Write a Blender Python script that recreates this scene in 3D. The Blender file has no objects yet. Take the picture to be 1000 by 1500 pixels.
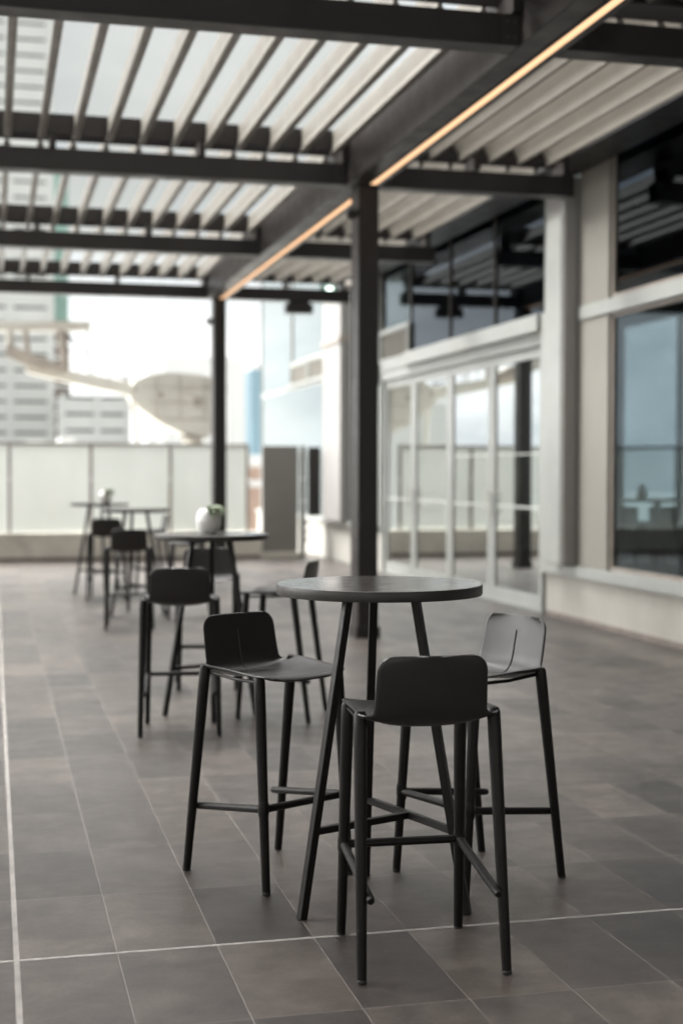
import bpy, bmesh, math, random
from mathutils import Vector, Matrix, noise as mnoise
random.seed(7)
R = math.radians
scene = bpy.context.scene
COL = scene.collection

# ------------------------------------------------------------------ node helpers
class NT:
    def __init__(s, tree):
        s.t = tree; s.t.nodes.clear()
    def n(s, typ, **kw):
        nd = s.t.nodes.new(typ)
        for k, v in kw.items():
            setattr(nd, k, v)
        return nd
    def link(s, a, b):
        s.t.links.new(a, b)
    def put(s, sock, v):
        if isinstance(v, bpy.types.NodeSocket): s.link(v, sock)
        else: sock.default_value = v
    def math(s, op, a, b=None, c=None, clamp=False):
        nd = s.n('ShaderNodeMath', operation=op); nd.use_clamp = clamp
        s.put(nd.inputs[0], a)
        if b is not None: s.put(nd.inputs[1], b)
        if c is not None: s.put(nd.inputs[2], c)
        return nd.outputs[0]
    def mix(s, f, a, b, blend='MIX'):
        nd = s.n('ShaderNodeMix', data_type='RGBA', blend_type=blend)
        s.put(nd.inputs[0], f); s.put(nd.inputs[6], a); s.put(nd.inputs[7], b)
        return nd.outputs[2]
    def ramp(s, f, stops, interp='LINEAR'):
        nd = s.n('ShaderNodeValToRGB'); cr = nd.color_ramp; cr.interpolation = interp
        while len(cr.elements) < len(stops): cr.elements.new(0.5)
        for e, (p, c) in zip(cr.elements, stops):
            e.position = p; e.color = c if len(c) == 4 else (*c, 1)
        s.link(f, nd.inputs[0]); return nd.outputs[0]
    def noise(s, vec, scale, detail=4, rough=.55, dist=0):
        nd = s.n('ShaderNodeTexNoise'); nd.inputs['Scale'].default_value = scale
        nd.inputs['Detail'].default_value = detail; nd.inputs['Roughness'].default_value = rough
        nd.inputs['Distortion'].default_value = dist
        if vec is not None: s.link(vec, nd.inputs['Vector'])
        return nd.outputs[0]
    def mapr(s, v, a, b, c, d):
        nd = s.n('ShaderNodeMapRange'); s.put(nd.inputs[0], v)
        for k, x in zip((1, 2, 3, 4), (a, b, c, d)): s.put(nd.inputs[k], x)
        return nd.outputs[0]
    def scalev(s, vec, sc):
        nd = s.n('ShaderNodeMapping'); s.link(vec, nd.inputs['Vector']); nd.inputs['Scale'].default_value = sc
        return nd.outputs[0]

def rgb(c): return (c[0], c[1], c[2], 1)

def surf(name, col, rough=.5, var=.12, scale=6, metal=0, spec=.5, bump=.0, stretch=(1, 1, 1), dirt=None, rvar=.08, bscale=None):
    m = bpy.data.materials.new(name); m.use_nodes = True
    t = NT(m.node_tree)
    out = t.n('ShaderNodeOutputMaterial'); p = t.n('ShaderNodeBsdfPrincipled')
    t.link(p.outputs[0], out.inputs[0])
    tc = t.n('ShaderNodeTexCoord').outputs['Object']
    v = t.scalev(tc, stretch)
    f = t.noise(v, scale, 5, .6)
    lo = tuple(max(0, c * (1 - var)) for c in col); hi = tuple(min(1, c * (1 + var)) for c in col)
    c = t.ramp(f, [(.3, lo), (.7, hi)])
    if dirt:
        f2 = t.noise(v, scale * .35, 6, .65, .6)
        k = t.mapr(f2, .52, .72, 0, dirt[1])
        c = t.mix(k, c, rgb(dirt[0]))
    t.link(c, p.inputs['Base Color'])
    r = t.mapr(t.noise(v, scale * 2.3, 4), .3, .7, max(.02, rough - rvar), min(1, rough + rvar))
    t.link(r, p.inputs['Roughness'])
    p.inputs['Metallic'].default_value = metal
    p.inputs['Specular IOR Level'].default_value = spec
    if bump:
        b = t.n('ShaderNodeBump'); b.inputs['Strength'].default_value = bump; b.inputs['Distance'].default_value = .004
        t.link(t.noise(v, bscale or scale * 8, 4), b.inputs['Height']); t.link(b.outputs[0], p.inputs['Normal'])
    return m

M = {}
M['stool'] = surf('stool_plastic', (.0095, .0084, .0080), .42, .12, 9, spec=.28, bump=.12, bscale=420)
M['seatp'] = surf('stool_shell_plastic', (.0155, .0138, .0132), .43, .05, 9, spec=.6, bump=.06, bscale=420, rvar=.02)
M['ttop'] = surf('table_top_laminate', (.038, .034, .031), .17, .35, 5, spec=.5, stretch=(1, 5, 1), rvar=.06)
M['tedge'] = surf('table_edge', (.034, .031, .029), .45, .2, 9)
M['tleg'] = surf('table_leg_coating', (.011, .0098, .0094), .40, .12, 12, spec=.3)
M['bronze'] = surf('dark_bronze_coating', (.030, .0255, .0250), .40, .12, 3, spec=.4)
M['beamd'] = surf('dark_beam_coating', (.021, .0172, .0162), .42, .15, 2.5, spec=.4)
M['blade'] = surf('louvre_blade_coating', (.205, .190, .165), .42, .07, 2, spec=.5)
M['white'] = surf('white_frame_paint', (.355, .37, .355), .42, .05, 3, dirt=((.45, .44, .40), .25))
M['beige'] = surf('beige_wall_panel', (.265, .253, .226), .6, .06, 2, dirt=((.36, .34, .30), .4), stretch=(1, 1, .3))
M['base'] = surf('beige_render', (.42, .408, .375), .8, .08, 2.2, dirt=((.36, .34, .30), .55), bump=.2, stretch=(1, 1, .45))
M['skirt'] = surf('brown_skirting', (.20, .17, .155), .7, .25, 4)  # darker brown strip along the foot of the walls
M['colgrey'] = surf('column_paint', (.32, .31, .30), .5, .10, 2, dirt=((.30, .28, .26), .5), stretch=(1, 1, .25))
M['curb'] = surf('concrete_curb', (.72, .69, .62), .85, .14, 1.6, dirt=((.30, .28, .24), .5), bump=.25)
M['grey'] = surf('grey_screen_paint', (.235, .228, .215), .6, .06, 2)
M['steel'] = surf('stainless_steel', (.62, .61, .58), .3, .1, 8, metal=1)
M['hinge'] = surf('dark_hinge', (.05, .045, .042), .5)
M['rail'] = surf('bronze_rail', (.30, .265, .235), .45, .15, 4)
M['crane'] = surf('cream_machine_paint', (.52, .508, .468), .55, .08, 1.2, dirt=((.36, .31, .25), .5))
M['craned'] = surf('worn_machine_paint', (.33, .295, .26), .6, .15, 3)
M['tower'] = surf('tower_concrete', (.52, .53, .515), .8, .05, .05)
M['towerw'] = surf('tower_strip_glass', (.06, .065, .062), .3, .2, .05)
M['paleb'] = surf('pale_building', (.74, .75, .74), .8, .04, .03)
M['greenb'] = surf('green_glass', (.22, .34, .30), .25, .15, .1)
M['brownb'] = surf('brown_glass', (.16, .13, .115), .4, .2, .1)
M['blueb'] = surf('blue_glass', (.26, .40, .48), .5, .15, .05)
M['brick'] = surf('orange_brick', (.46, .33, .26), .85, .15, .3)
M['whiteb'] = surf('white_roof', (.8, .8, .78), .7, .05, .1)
M['ceramic'] = surf('white_ceramic', (.88, .88, .86), .28, .03, 12)
M['leaf'] = surf('succulent_leaf', (.075, .115, .035), .5, .45, 30)
M['weed'] = surf('weed_leaf', (.16, .17, .05), .6, .4, 20)
M['flower'] = surf('yellow_flower', (.55, .42, .10), .6, .2, 20)
M['soil'] = surf('dark_soil', (.03, .024, .02), .9, .3, 40)
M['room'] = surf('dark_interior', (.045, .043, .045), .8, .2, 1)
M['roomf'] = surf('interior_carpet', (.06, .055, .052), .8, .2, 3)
M['wchair'] = surf('white_plastic', (.82, .82, .80), .4, .03, 6)
M['black'] = surf('black_fixture', (.03, .03, .03), .5)
M['roofdeck'] = surf('roof_membrane', (.58, .57, .54), .85, .15, .5)
M['city'] = surf('city_ground', (.24, .25, .25), .9, .25, .01)
M['decal'] = surf('white_glass_decal', (.50, .52, .50), .5, .03, 5)

def emis(name, col, st):
    m = bpy.data.materials.new(name); m.use_nodes = True; t = NT(m.node_tree)
    out = t.n('ShaderNodeOutputMaterial'); e = t.n('ShaderNodeEmission')
    e.inputs[0].default_value = rgb(col); e.inputs[1].default_value = st
    t.link(e.outputs[0], out.inputs[0]); return m
M['led'] = emis('warm_led_diffuser', (1.0, .60, .34), .46)
M['exitl'] = emis('exit_lamp_diffuser', (.80, 1.0, .86), 2.2)

def glass(name, tint, refl, trans):
    """double glazing: fresnel of four surfaces, the rest passes tinted"""
    m = bpy.data.materials.new(name); m.use_nodes = True; t = NT(m.node_tree)
    out = t.n('ShaderNodeOutputMaterial')
    fr = t.n('ShaderNodeFresnel'); fr.inputs[0].default_value = 1.5
    one = t.math('SUBTRACT', 1.0, fr.outputs[0])
    k = t.math('SUBTRACT', 1.0, t.math('POWER', one, refl), clamp=True)
    k = t.math('MULTIPLY', k, t.math('SUBTRACT', 1.0, t.n('ShaderNodeNewGeometry').outputs['Backfacing']))
    gl = t.n('ShaderNodeBsdfGlossy'); gl.inputs['Color'].default_value = rgb(tint); gl.inputs['Roughness'].default_value = .004
    tc = t.n('ShaderNodeTexCoord').outputs['Object']
    bp = t.n('ShaderNodeBump'); bp.inputs['Strength'].default_value = .03; bp.inputs['Distance'].default_value = .01
    t.link(t.noise(tc, .9, 1), bp.inputs['Height']); t.link(bp.outputs[0], gl.inputs['Normal'])
    tr = t.n('ShaderNodeBsdfTransparent'); tr.inputs['Color'].default_value = rgb(trans)
    mx = t.n('ShaderNodeMixShader'); t.link(k, mx.inputs[0]); t.link(tr.outputs[0], mx.inputs[1]); t.link(gl.outputs[0], mx.inputs[2])
    t.link(mx.outputs[0], out.inputs[0]); return m
M['wglass'] = glass('window_glass', (.80, .93, .98), 1.0, (.42, .465, .48))
M['cglass'] = glass('opposite_window_glass', (.9, .97, 1.0), 1.0, (.90, .95, .96))
M['uglass'] = glass('upper_tinted_glass', (.72, .80, .88), .85, (.10, .13, .16))
M['fglass'] = glass('far_window_glass', (.90, .97, .97), 3.0, (.40, .44, .44))
M['dglass'] = glass('door_glass', (.97, 1.0, .99), 6.5, (.45, .48, .47))

def frosted():
    m = bpy.data.materials.new('milky_balustrade_glass'); m.use_nodes = True; t = NT(m.node_tree)
    out = t.n('ShaderNodeOutputMaterial')
    tc = t.n('ShaderNodeTexCoord').outputs['Object']
    f = t.noise(t.scalev(tc, (1, 1, .5)), 2.2, 5, .6)
    c = t.ramp(f, [(.3, (.90, .93, .905)), (.7, (.95, .965, .945))])
    d = t.n('ShaderNodeBsdfDiffuse'); t.link(c, d.inputs[0])
    tl = t.n('ShaderNodeBsdfTranslucent'); t.link(c, tl.inputs[0])
    m1 = t.n('ShaderNodeMixShader'); m1.inputs[0].default_value = .55; t.link(d.outputs[0], m1.inputs[1]); t.link(tl.outputs[0], m1.inputs[2])
    tr = t.n('ShaderNodeBsdfTransparent'); tr.inputs[0].default_value = (.92, .96, .93, 1)
    m2 = t.n('ShaderNodeMixShader'); m2.inputs[0].default_value = .05; t.link(m1.outputs[0], m2.inputs[1]); t.link(tr.outputs[0], m2.inputs[2])
    g = t.n('ShaderNodeBsdfGlossy'); g.inputs['Roughness'].default_value = .08
    fr = t.n('ShaderNodeFresnel'); fr.inputs[0].default_value = 1.5
    m3 = t.n('ShaderNodeMixShader'); t.link(fr.outputs[0], m3.inputs[0]); t.link(m2.outputs[0], m3.inputs[1]); t.link(g.outputs[0], m3.inputs[2])
    t.link(m3.outputs[0], out.inputs[0]); return m
M['frost'] = frosted()

# ---- terrace paving: 300 x 600 porcelain, two wide pale movement joints
TX0, TY0, JX, JY = .056, 4.2415, .064, 4.2415
def paving():
    m = bpy.data.materials.new('porcelain_paving'); m.use_nodes = True; t = NT(m.node_tree)
    out = t.n('ShaderNodeOutputMaterial'); p = t.n('ShaderNodeBsdfPrincipled'); t.link(p.outputs[0], out.inputs[0])
    pos = t.n('ShaderNodeNewGeometry').outputs['Position']
    s = t.n('ShaderNodeSeparateXYZ'); t.link(pos, s.inputs[0])
    x, y = s.outputs[0], s.outputs[1]
    u = t.math('DIVIDE', t.math('SUBTRACT', x, TX0), .3); v = t.math('DIVIDE', t.math('SUBTRACT', y, TY0), .6)
    iu, iv = t.math('FLOOR', u), t.math('FLOOR', v)
    du = t.math('MULTIPLY', t.math('ABSOLUTE', t.math('SUBTRACT', t.math('FRACT', t.math('ADD', u, .5)), .5)), .3)
    dv = t.math('MULTIPLY', t.math('ABSOLUTE', t.math('SUBTRACT', t.math('FRACT', t.math('ADD', v, .5)), .5)), .6)
    ju = t.mapr(du, .0008, .0019, 1, 0); jv = t.mapr(dv, .0012, .0026, 1, 0)
    wx = t.mapr(t.math('ABSOLUTE', t.math('SUBTRACT', x, JX)), .0070, .0085, 1, 0)
    wy = t.mapr(t.math('ABSOLUTE', t.math('SUBTRACT', y, JY)), .0080, .0095, 1, 0)
    cb = t.n('ShaderNodeCombineXYZ'); t.link(iu, cb.inputs[0]); t.link(iv, cb.inputs[1])
    wn = t.n('ShaderNodeTexWhiteNoise', noise_dimensions='2D'); t.link(cb.outputs[0], wn.inputs['Vector'])
    sh = t.n('ShaderNodeVectorMath', operation='MULTIPLY_ADD')   # every tile samples its own patch of stone
    t.link(wn.outputs['Color'], sh.inputs[0]); sh.inputs[1].default_value = (37, 53, 11); t.link(pos, sh.inputs[2])
    cloud = t.noise(t.scalev(sh.outputs[0], (1.0, 1.25, 1)), 4.2, 7, .66, .3)
    mid = t.noise(sh.outputs[0], 15, 6, .7)
    fine = t.noise(pos, 78, 5, .72)
    base = t.ramp(cloud, [(.28, (.0195, .0148, .0124)), (.5, (.0440, .0358, .0309)), (.72, (.080, .0675, .0595))])
    base = t.mix(t.mapr(mid, .35, .7, 0, .30), base, rgb((.048, .040, .036)))
    base = t.mix(t.mapr(fine, .60, .80, 0, .22), base, rgb((.19, .17, .155)))
    base = t.mix(t.mapr(fine, .42, .28, 0, .12), base, rgb((.030, .025, .022)))
    tone = t.math('MULTIPLY', t.mapr(wn.outputs['Value'], 0, 1, .50, 1.5), t.mapr(t.noise(pos, .9, 4, .6, .4), .3, .7, .80, 1.18))
    hsv = t.n('ShaderNodeHueSaturation'); t.link(base, hsv.inputs['Color']); t.link(tone, hsv.inputs['Value'])
    hs2 = t.n('ShaderNodeHueSaturation'); t.link(hsv.outputs[0], hs2.inputs['Color']); t.link(t.mapr(fine, .30, .70, .76, 1.22), hs2.inputs['Value'])
    c = t.mix(t.math('MULTIPLY', jv, .7), hs2.outputs[0], rgb((.15, .13, .118)))
    c = t.mix(t.math('MULTIPLY', ju, t.mapr(t.noise(pos, 2.5, 3), .3, .7, .45, .85)), c, rgb((.17, .15, .134)))
    wj = t.math('MAXIMUM', wx, wy)
    wcol = t.ramp(t.noise(pos, 9, 4), [(.3, (.14, .13, .12)), (.7, (.21, .197, .183))])
    c = t.mix(wj, c, wcol)
    t.link(c, p.inputs['Base Color'])
    r = t.math('ADD', t.mapr(wn.outputs['Value'], 0, 1, .40, .35), t.mapr(cloud, .3, .7, .03, -.03))
    r = t.math('ADD', r, t.math('MULTIPLY', t.math('MAXIMUM', wj, ju), .3))
    r = t.math('ADD', r, t.mapr(t.noise(pos, 6, 4, .6), .3, .7, -.03, .03))
    t.link(r, p.inputs['Roughness']); p.inputs['Specular IOR Level'].default_value = .68
    h = t.math('SUBTRACT', t.math('MULTIPLY', t.noise(pos, 8, 2, .5), .05), t.math('MAXIMUM', t.math('MAXIMUM', ju, jv), wj))
    b = t.n('ShaderNodeBump'); b.inputs['Strength'].default_value = .22; b.inputs['Distance'].default_value = .0012
    t.link(h, b.inputs['Height']); t.link(b.outputs[0], p.inputs['Normal'])
    return m
M['paving'] = paving()

# ------------------------------------------------------------------ mesh helpers
class MB:
    def __init__(s): s.bm = bmesh.new()
    def box(s, x0, x1, y0, y1, z0, z1, mat=None):
        vs = [s.bm.verts.new(((x1 if i & 1 else x0), (y1 if i & 2 else y0), (z1 if i & 4 else z0))) for i in range(8)]
        for f in ((0, 2, 3, 1), (4, 5, 7, 6), (0, 1, 5, 4), (2, 6, 7, 3), (0, 4, 6, 2), (1, 3, 7, 5)):
            s.bm.faces.new([vs[i] for i in f])
        if mat is not None: bmesh.ops.transform(s.bm, matrix=mat, verts=vs)
        return s
    def tube(s, pts, rads, n=14, cap=True, square=None):
        """swept tube; square=(w,d,angle) makes a square section"""
        pts = [Vector(p) for p in pts]
        if not hasattr(rads, '__len__'): rads = [rads] * len(pts)
        rings = []; ref = None
        for i, p in enumerate(pts):
            d = (pts[min(i + 1, len(pts) - 1)] - pts[max(i - 1, 0)]).normalized()
            if ref is None:
                ref = Vector((0, 0, 1)) if abs(d.z) < .9 else Vector((1, 0, 0))
                if square: ref = Vector((math.cos(square), math.sin(square), 0))
            a = (ref - d * ref.dot(d)).normalized(); b = d.cross(a); ref = a
            if square is not None:
                ring = [s.bm.verts.new(p + a * sx * rads[i] + b * sy * rads[i]) for sx, sy in ((1, 1), (-1, 1), (-1, -1), (1, -1))]
            else:
                ring = [s.bm.verts.new(p + (a * math.cos(2 * math.pi * k / n) + b * math.sin(2 * math.pi * k / n)) * rads[i]) for k in range(n)]
            rings.append(ring)
        m = len(rings[0])
        for r0, r1 in zip(rings, rings[1:]):
            for k in range(m):
                s.bm.faces.new((r0[k], r0[(k + 1) % m], r1[(k + 1) % m], r1[k]))
        if cap:
            s.bm.faces.new(rings[0][::-1]); s.bm.faces.new(rings[-1])
        return s
    def lathe(s, prof, n=48, c=(0, 0, 0)):
        rings = []
        for r, z in prof:
            if r < 1e-6: rings.append([s.bm.verts.new((c[0], c[1], c[2] + z))])
            else: rings.append([s.bm.verts.new((c[0] + r * math.cos(2 * math.pi * k / n), c[1] + r * math.sin(2 * math.pi * k / n), c[2] + z)) for k in range(n)])
        for a, b in zip(rings, rings[1:]):
            for k in range(n):
                q = [a[k % len(a)], a[(k + 1) % len(a)], b[(k + 1) % len(b)], b[k % len(b)]]
                q2 = []
                for v in q:
                    if v not in q2: q2.append(v)
                if len(q2) > 2: s.bm.faces.new(q2)
        return s
    def prism(s, outline, axis, a, b):
        """outline in the plane across axis ('x','y','z'), extruded from a to b"""
        def mk(p, h):
            return {'x': (h, p[0], p[1]), 'y': (p[0], h, p[1]), 'z': (p[0], p[1], h)}[axis]
        v0 = [s.bm.verts.new(mk(p, a)) for p in outline]; v1 = [s.bm.verts.new(mk(p, b)) for p in outline]
        s.bm.faces.new(v0); s.bm.faces.new(v1[::-1])
        n = len(outline)
        for k in range(n): s.bm.faces.new((v0[k], v1[k], v1[(k + 1) % n], v0[(k + 1) % n]))
        return s
    def build(s, name, mat, parent=None, bevel=0, smooth=35, loc=None, seg=2):
        bm = s.bm
        bmesh.ops.recalc_face_normals(bm, faces=bm.faces)
        if bevel:
            es = [e for e in bm.edges if len(e.link_faces) == 2 and e.calc_face_angle(0) > R(40)]
            bmesh.ops.bevel(bm, geom=es, offset=bevel, segments=seg, affect='EDGES', clamp_overlap=True)
        me = bpy.data.meshes.new(name); bm.to_mesh(me); bm.free()
        for p in me.polygons: p.use_smooth = True
        me.set_sharp_from_angle(angle=R(smooth))
        me.materials.append(mat)
        o = bpy.data.objects.new(name, me); COL.objects.link(o)
        if parent: o.parent = parent
        if loc: o.location = loc
        return o

def tag(o, label=None, cat=None, group=None, kind=None):
    if label: o['label'] = label
    if cat: o['category'] = cat
    if group: o['group'] = group
    if kind: o['kind'] = kind
    return o
def empty(name, loc, rz=0, **kw):
    o = bpy.data.objects.new(name, None); o.location = loc; o.rotation_euler = (0, 0, rz)
    o.empty_display_size = .1; COL.objects.link(o); return tag(o, **kw)
def dup(root, loc, rz, label, group=None):
    r = root.copy(); COL.objects.link(r); r.location = loc; r.rotation_euler = (0, 0, rz); r['label'] = label
    if group: r['group'] = group
    for ch in list(root.children):
        c = ch.copy(); COL.objects.link(c); c.parent = r
        for g in list(ch.children):
            d = g.copy(); COL.objects.link(d); d.parent = c
    return r

# ------------------------------------------------------------------ setting: floor, ground
XW = 5.43                    # outer face of the building
FARY = 23.3                  # balustrade line
bm = bmesh.new()
vs = [bm.verts.new(p) for p in ((-5.2, -6, 0), (6.2, -6, 0), (6.2, 24.2, 0), (-5.2, 24.2, 0))]; bm.faces.new(vs)
f = MB(); f.bm.free(); f.bm = bm
tag(f.build('terrace_floor', M['paving']), kind='structure')
tag(MB().box(-9, 15, -8, 40, -4.0, -.25).build('roof_deck', M['roofdeck']), kind='structure')
g = MB(); g.bm.faces.new([g.bm.verts.new(p) for p in ((-3000, -3000, -45), (3000, -3000, -45), (3000, 3000, -45), (-3000, 3000, -45))])
tag(g.build('ground', M['city']), kind='structure')

# ------------------------------------------------------------------ bar stool
def catmull(P, n):
    out = []; P = [Vector(p) for p in P]
    Q = [P[0] * 2 - P[1]] + P + [P[-1] * 2 - P[-2]]
    for i in range(1, len(Q) - 2):
        a, b, c, d = Q[i - 1], Q[i], Q[i + 1], Q[i + 2]
        for k in range(n):
            t = k / n
            out.append(.5 * ((2 * b) + (c - a) * t + (2 * a - 5 * b + 4 * c - d) * t * t + (3 * b - a - 3 * c + d) * t ** 3))
    out.append(P[-1]); return out
def sstep(a, b, x):
    t = min(1, max(0, (x - a) / (b - a))); return t * t * (3 - 2 * t)

def shell_rows():
    prof = catmull([(.206, .716), (.196, .7235), (.17, .726), (.09, .722), (0, .713), (-.075, .706), (-.122, .707),
                    (-.152, .722), (-.170, .752), (-.180, .79), (-.192, .85), (-.204, .914)], 10)
    L = [0]
    for a, b in zip(prof, prof[1:]): L.append(L[-1] + (b - a).length)
    return prof, L
def make_shell():
    prof, L = shell_rows(); T = L[-1]
    def at(s):
        for i in range(len(L) - 1):
            if s <= L[i + 1] or i == len(L) - 2:
                k = (s - L[i]) / max(1e-9, L[i + 1] - L[i]); return prof[i].lerp(prof[i + 1], min(1, k))
    s_list = [.045 * (1 - math.cos(k / 8 * math.pi / 2)) for k in range(8)]
    s_list += [.045 + (T - .09) * k / 46 for k in range(47)]
    s_list += [T - .045 + .045 * math.sin(k / 9 * math.pi / 2) for k in range(1, 10)]
    sw = None                                                    # profile length where the rear corners sit
    for i, p in enumerate(prof):
        if p.x < -.112 and sw is None: sw = L[i]
    us = [-1 + 2 * k / 30 for k in range(31)]
    b = MB(); rows = []
    for s in s_list:
        p = at(s)
        w = .192 + .016 * sstep(.02, sw, s)
        back = sstep(sw + .012, sw + .085, s)
        w = w * (1 - back) + .163 * back
        if s > sw + .09: w = .163 - .006 * (s - sw - .09) / (T - sw - .09)
        if s < .045: w = w - .045 + math.sqrt(max(0, .045 ** 2 - (.045 - s) ** 2))
        if s > T - .045: w = w - .045 + math.sqrt(max(0, .045 ** 2 - (s - T + .045) ** 2))
        row = []
        k = .012 + .034 * sstep(.03, sw, s) ; k *= (1 - sstep(sw - .01, sw + .08, s))
        for u in us:
            dz = k * abs(u) ** 2.6
            dy = .015 * back * u * u
            row.append(b.bm.verts.new((w * u, p.x + dy, p.y + dz)))
        rows.append(row)
    H_ = .0042
    nr, nu = len(rows), 31
    P = [[v.co.copy() for v in r] for r in rows]
    for v in [v for r in rows for v in r]: b.bm.verts.remove(v)
    def nrm(i, k):
        du = P[i][min(k + 1, nu - 1)] - P[i][max(k - 1, 0)]; dv = P[min(i + 1, nr - 1)][k] - P[max(i - 1, 0)][k]
        n = du.cross(dv)
        if n.length < 1e-9: n = Vector((0, 0, 1))
        n.normalize()
        return n
    up = [[b.bm.verts.new(P[i][k] + -nrm(i, k) * H_) for k in range(nu)] for i in range(nr)]
    dn = [[b.bm.verts.new(P[i][k] * 2 - up[i][k].co) for k in range(nu)] for i in range(nr)]
    for g_ in (up, dn):
        for i in range(nr - 1):
            for k in range(nu - 1): b.bm.faces.new((g_[i][k], g_[i][k + 1], g_[i + 1][k + 1], g_[i + 1][k]))
    rim = [(i, 0) for i in range(nr)] + [(nr - 1, k) for k in range(1, nu)] + [(i, nu - 1) for i in range(nr - 2, -1, -1)] + [(0, k) for k in range(nu - 2, 0, -1)]
    cen = Vector((0, 0, 0)); ms = []
    for j, (i, k) in enumerate(rim):
        i0, k0 = rim[j - 1]; i1, k1 = rim[(j + 1) % len(rim)]
        tg = P[i1][k1] - P[i0][k0]
        n = (up[i][k].co - dn[i][k].co).normalized(); o_ = tg.cross(n)
        o_ = o_.normalized() if o_.length > 1e-9 else Vector((0, 0, 0))
        ms.append((i, k, o_))
    sgn = 1 if ms[len(s_list) // 4][2].x < 0 else -1
    mv = [b.bm.verts.new(P[i][k] + o_ * sgn * H_ * .85) for i, k, o_ in ms]
    for j in range(len(rim)):
        (i0, k0), (i1, k1) = rim[j], rim[(j + 1) % len(rim)]; m0, m1 = mv[j], mv[(j + 1) % len(rim)]
        b.bm.faces.new((up[i0][k0], up[i1][k1], m1, m0)); b.bm.faces.new((m0, m1, dn[i1][k1], dn[i0][k0]))
    # moulded ridge up the middle of the back and crease across the seat
    pts = []
    for k in range(26):
        s = sw + .012 + (T - .052 - sw - .012) * k / 25; p = at(s); q = at(min(T, s + .003)) - at(s - .003); q.normalize()
        nx = Vector((q.y, -q.x)); off = .0045
        pts.append((0, p.x + nx.x * -off * -1, p.y - nx.y * off * -1))
    b.tube(pts, [.0015] + [.0032] * 24 + [.0012], 8)
    arc = []
    for k in range(21):
        t = -1 + k / 10; s = sw + .010 - .030 * t * t; p = at(s); kk = .012 + .034 * sstep(.03, sw, s); kk *= (1 - sstep(sw - .01, sw + .08, s))
        u = .55 * t; arc.append((.2 * u, p.x, p.y + kk * abs(u) ** 2.6 + .0043))
    b.tube(arc, [.0004 + .0018 * (1 - abs(-1 + k / 10)) for k in range(21)], 6)
    return b
RT, RF = (.198, -.118, .752), (.212, -.215, .0)     # rear leg top and foot
FT, FF = (.178, .164, .734), (.188, .215, .0)       # front leg
def lerp3(a, b, t): return tuple(x + (y - x) * t for x, y in zip(a, b))
def make_leg(top, foot, sx):
    b = MB()
    t = (top[0] * sx, top[1], top[2]); f = (foot[0] * sx, foot[1], foot[2])
    pts = [lerp3(f, t, k) for k in (0, .004, .012, .5, .9, .985, 1.0)]
    b.tube(pts, [.0112, .0136, .0144, .0174, .0200, .0196, .0150], 18)
    return b
stool = empty('bar_stool', (0, 0, 0))
make_shell().build('seat_shell', M['seatp'], stool, smooth=50)
for sx in (-1, 1):
    for tp, ft in ((RT, RF), (FT, FF)):
        lg = make_leg(tp, ft, sx).build('leg', M['stool'], stool)
        MB().lathe([(0, -.0005), (.0118, -.0005), (.0145, .002), (.0147, .010), (.0130, .0125)], 18, (ft[0] * sx, ft[1], 0)).build('foot_glide', M['black'], lg)
for sx in (-1, 1):
    MB().tube([(sx * .178, FT[1] - .004, .716), (sx * .184, .02, .716), (sx * .190, RT[1] + .01, .728)], [.006, .006, .006], 8).build('seat_rib', M['stool'], stool)
fz, rz_ = .288, .236
def leg_at(top, foot, z, sx):
    k = z / top[2]; return (sx * (foot[0] + (top[0] - foot[0]) * k), foot[1] + (top[1] - foot[1]) * k, z)
L0, L1 = leg_at(FT, FF, fz, -1), leg_at(FT, FF, fz, 1)
fb = MB(); fb.tube([L0, L1], .0132, 14); fb.build('footrest', M['stool'], stool)
for sx in (-1, 1):
    a = leg_at(FT, FF, fz, sx); c = leg_at(RT, RF, rz_, sx)
    c = (c[0] - sx * .0215, c[1], c[2])
    d = Vector(c) - Vector(a); d.normalize()
    e = tuple(Vector(c) + d * .034)
    sb = MB(); sb.tube([a, lerp3(a, e, .5), lerp3(a, e, .93), lerp3(a, e, .985), e], [.0135, .0132, .0130, .0122, .0095], 14)
    sb.build('side_rail', M['stool'], stool)
    kn = MB(); kn.tube([(a[0], a[1], a[2] - .028), (a[0], a[1], a[2] - .012), (a[0], a[1], a[2] + .012), (a[0], a[1], a[2] + .028)], [.0165, .0192, .0192, .0165], 16)
    kn.build('joint_collar', M['stool'], stool)

def face(dx, dy): return math.atan2(-dx, dy)          # local +Y turned to (dx, dy)
STOOLS = [  # x, y, facing, label, group
    (1.222, 4.026, (.05, 1), 'nearest black bar stool, its back to us in front of the near table'),
    (.9625, 4.985, (.466, -.885), 'black bar stool left of the near table, turned so its dark inner backrest shows'),
    (1.675, 4.79, (-.925, -.38), 'black bar stool right of the near table, pale light on its inner backrest'),
    (1.01, 7.86, (.14, .99), 'black bar stool, its back to us, before the second table with the white pot'),
    (1.40, 9.45, (-.15, -1), 'black bar stool half hidden behind the second table, facing us'),
    (1.655, 8.2, (-.893, .449), 'black bar stool side-on to the right of the second table, its backrest edge-on'),
    (1.215, 13.15, (.06, 1), 'blurred black bar stool with its back to us in front of the third table'),
    (1.90, 14.05, (-1, .1), 'black bar stool hidden behind the white pot, right of the third table'),
    (1.26, 16.2, (.12, 1), 'farthest black bar stool showing its back, in front of the farthest table'),
    (1.84, 17.05, (-1, -.1), 'blurred black bar stool side-on to the right of the farthest table'),
]
for i, (x, y, (dx, dy), lab) in enumerate(STOOLS):
    o = stool if i == 0 else dup(stool, (0, 0, 0), 0, lab)
    o.location = (x, y, 0); o.rotation_euler = (0, 0, face(dx, dy))
    tag(o, lab, 'bar stool', 'black bar stools round the high tables')

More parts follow.
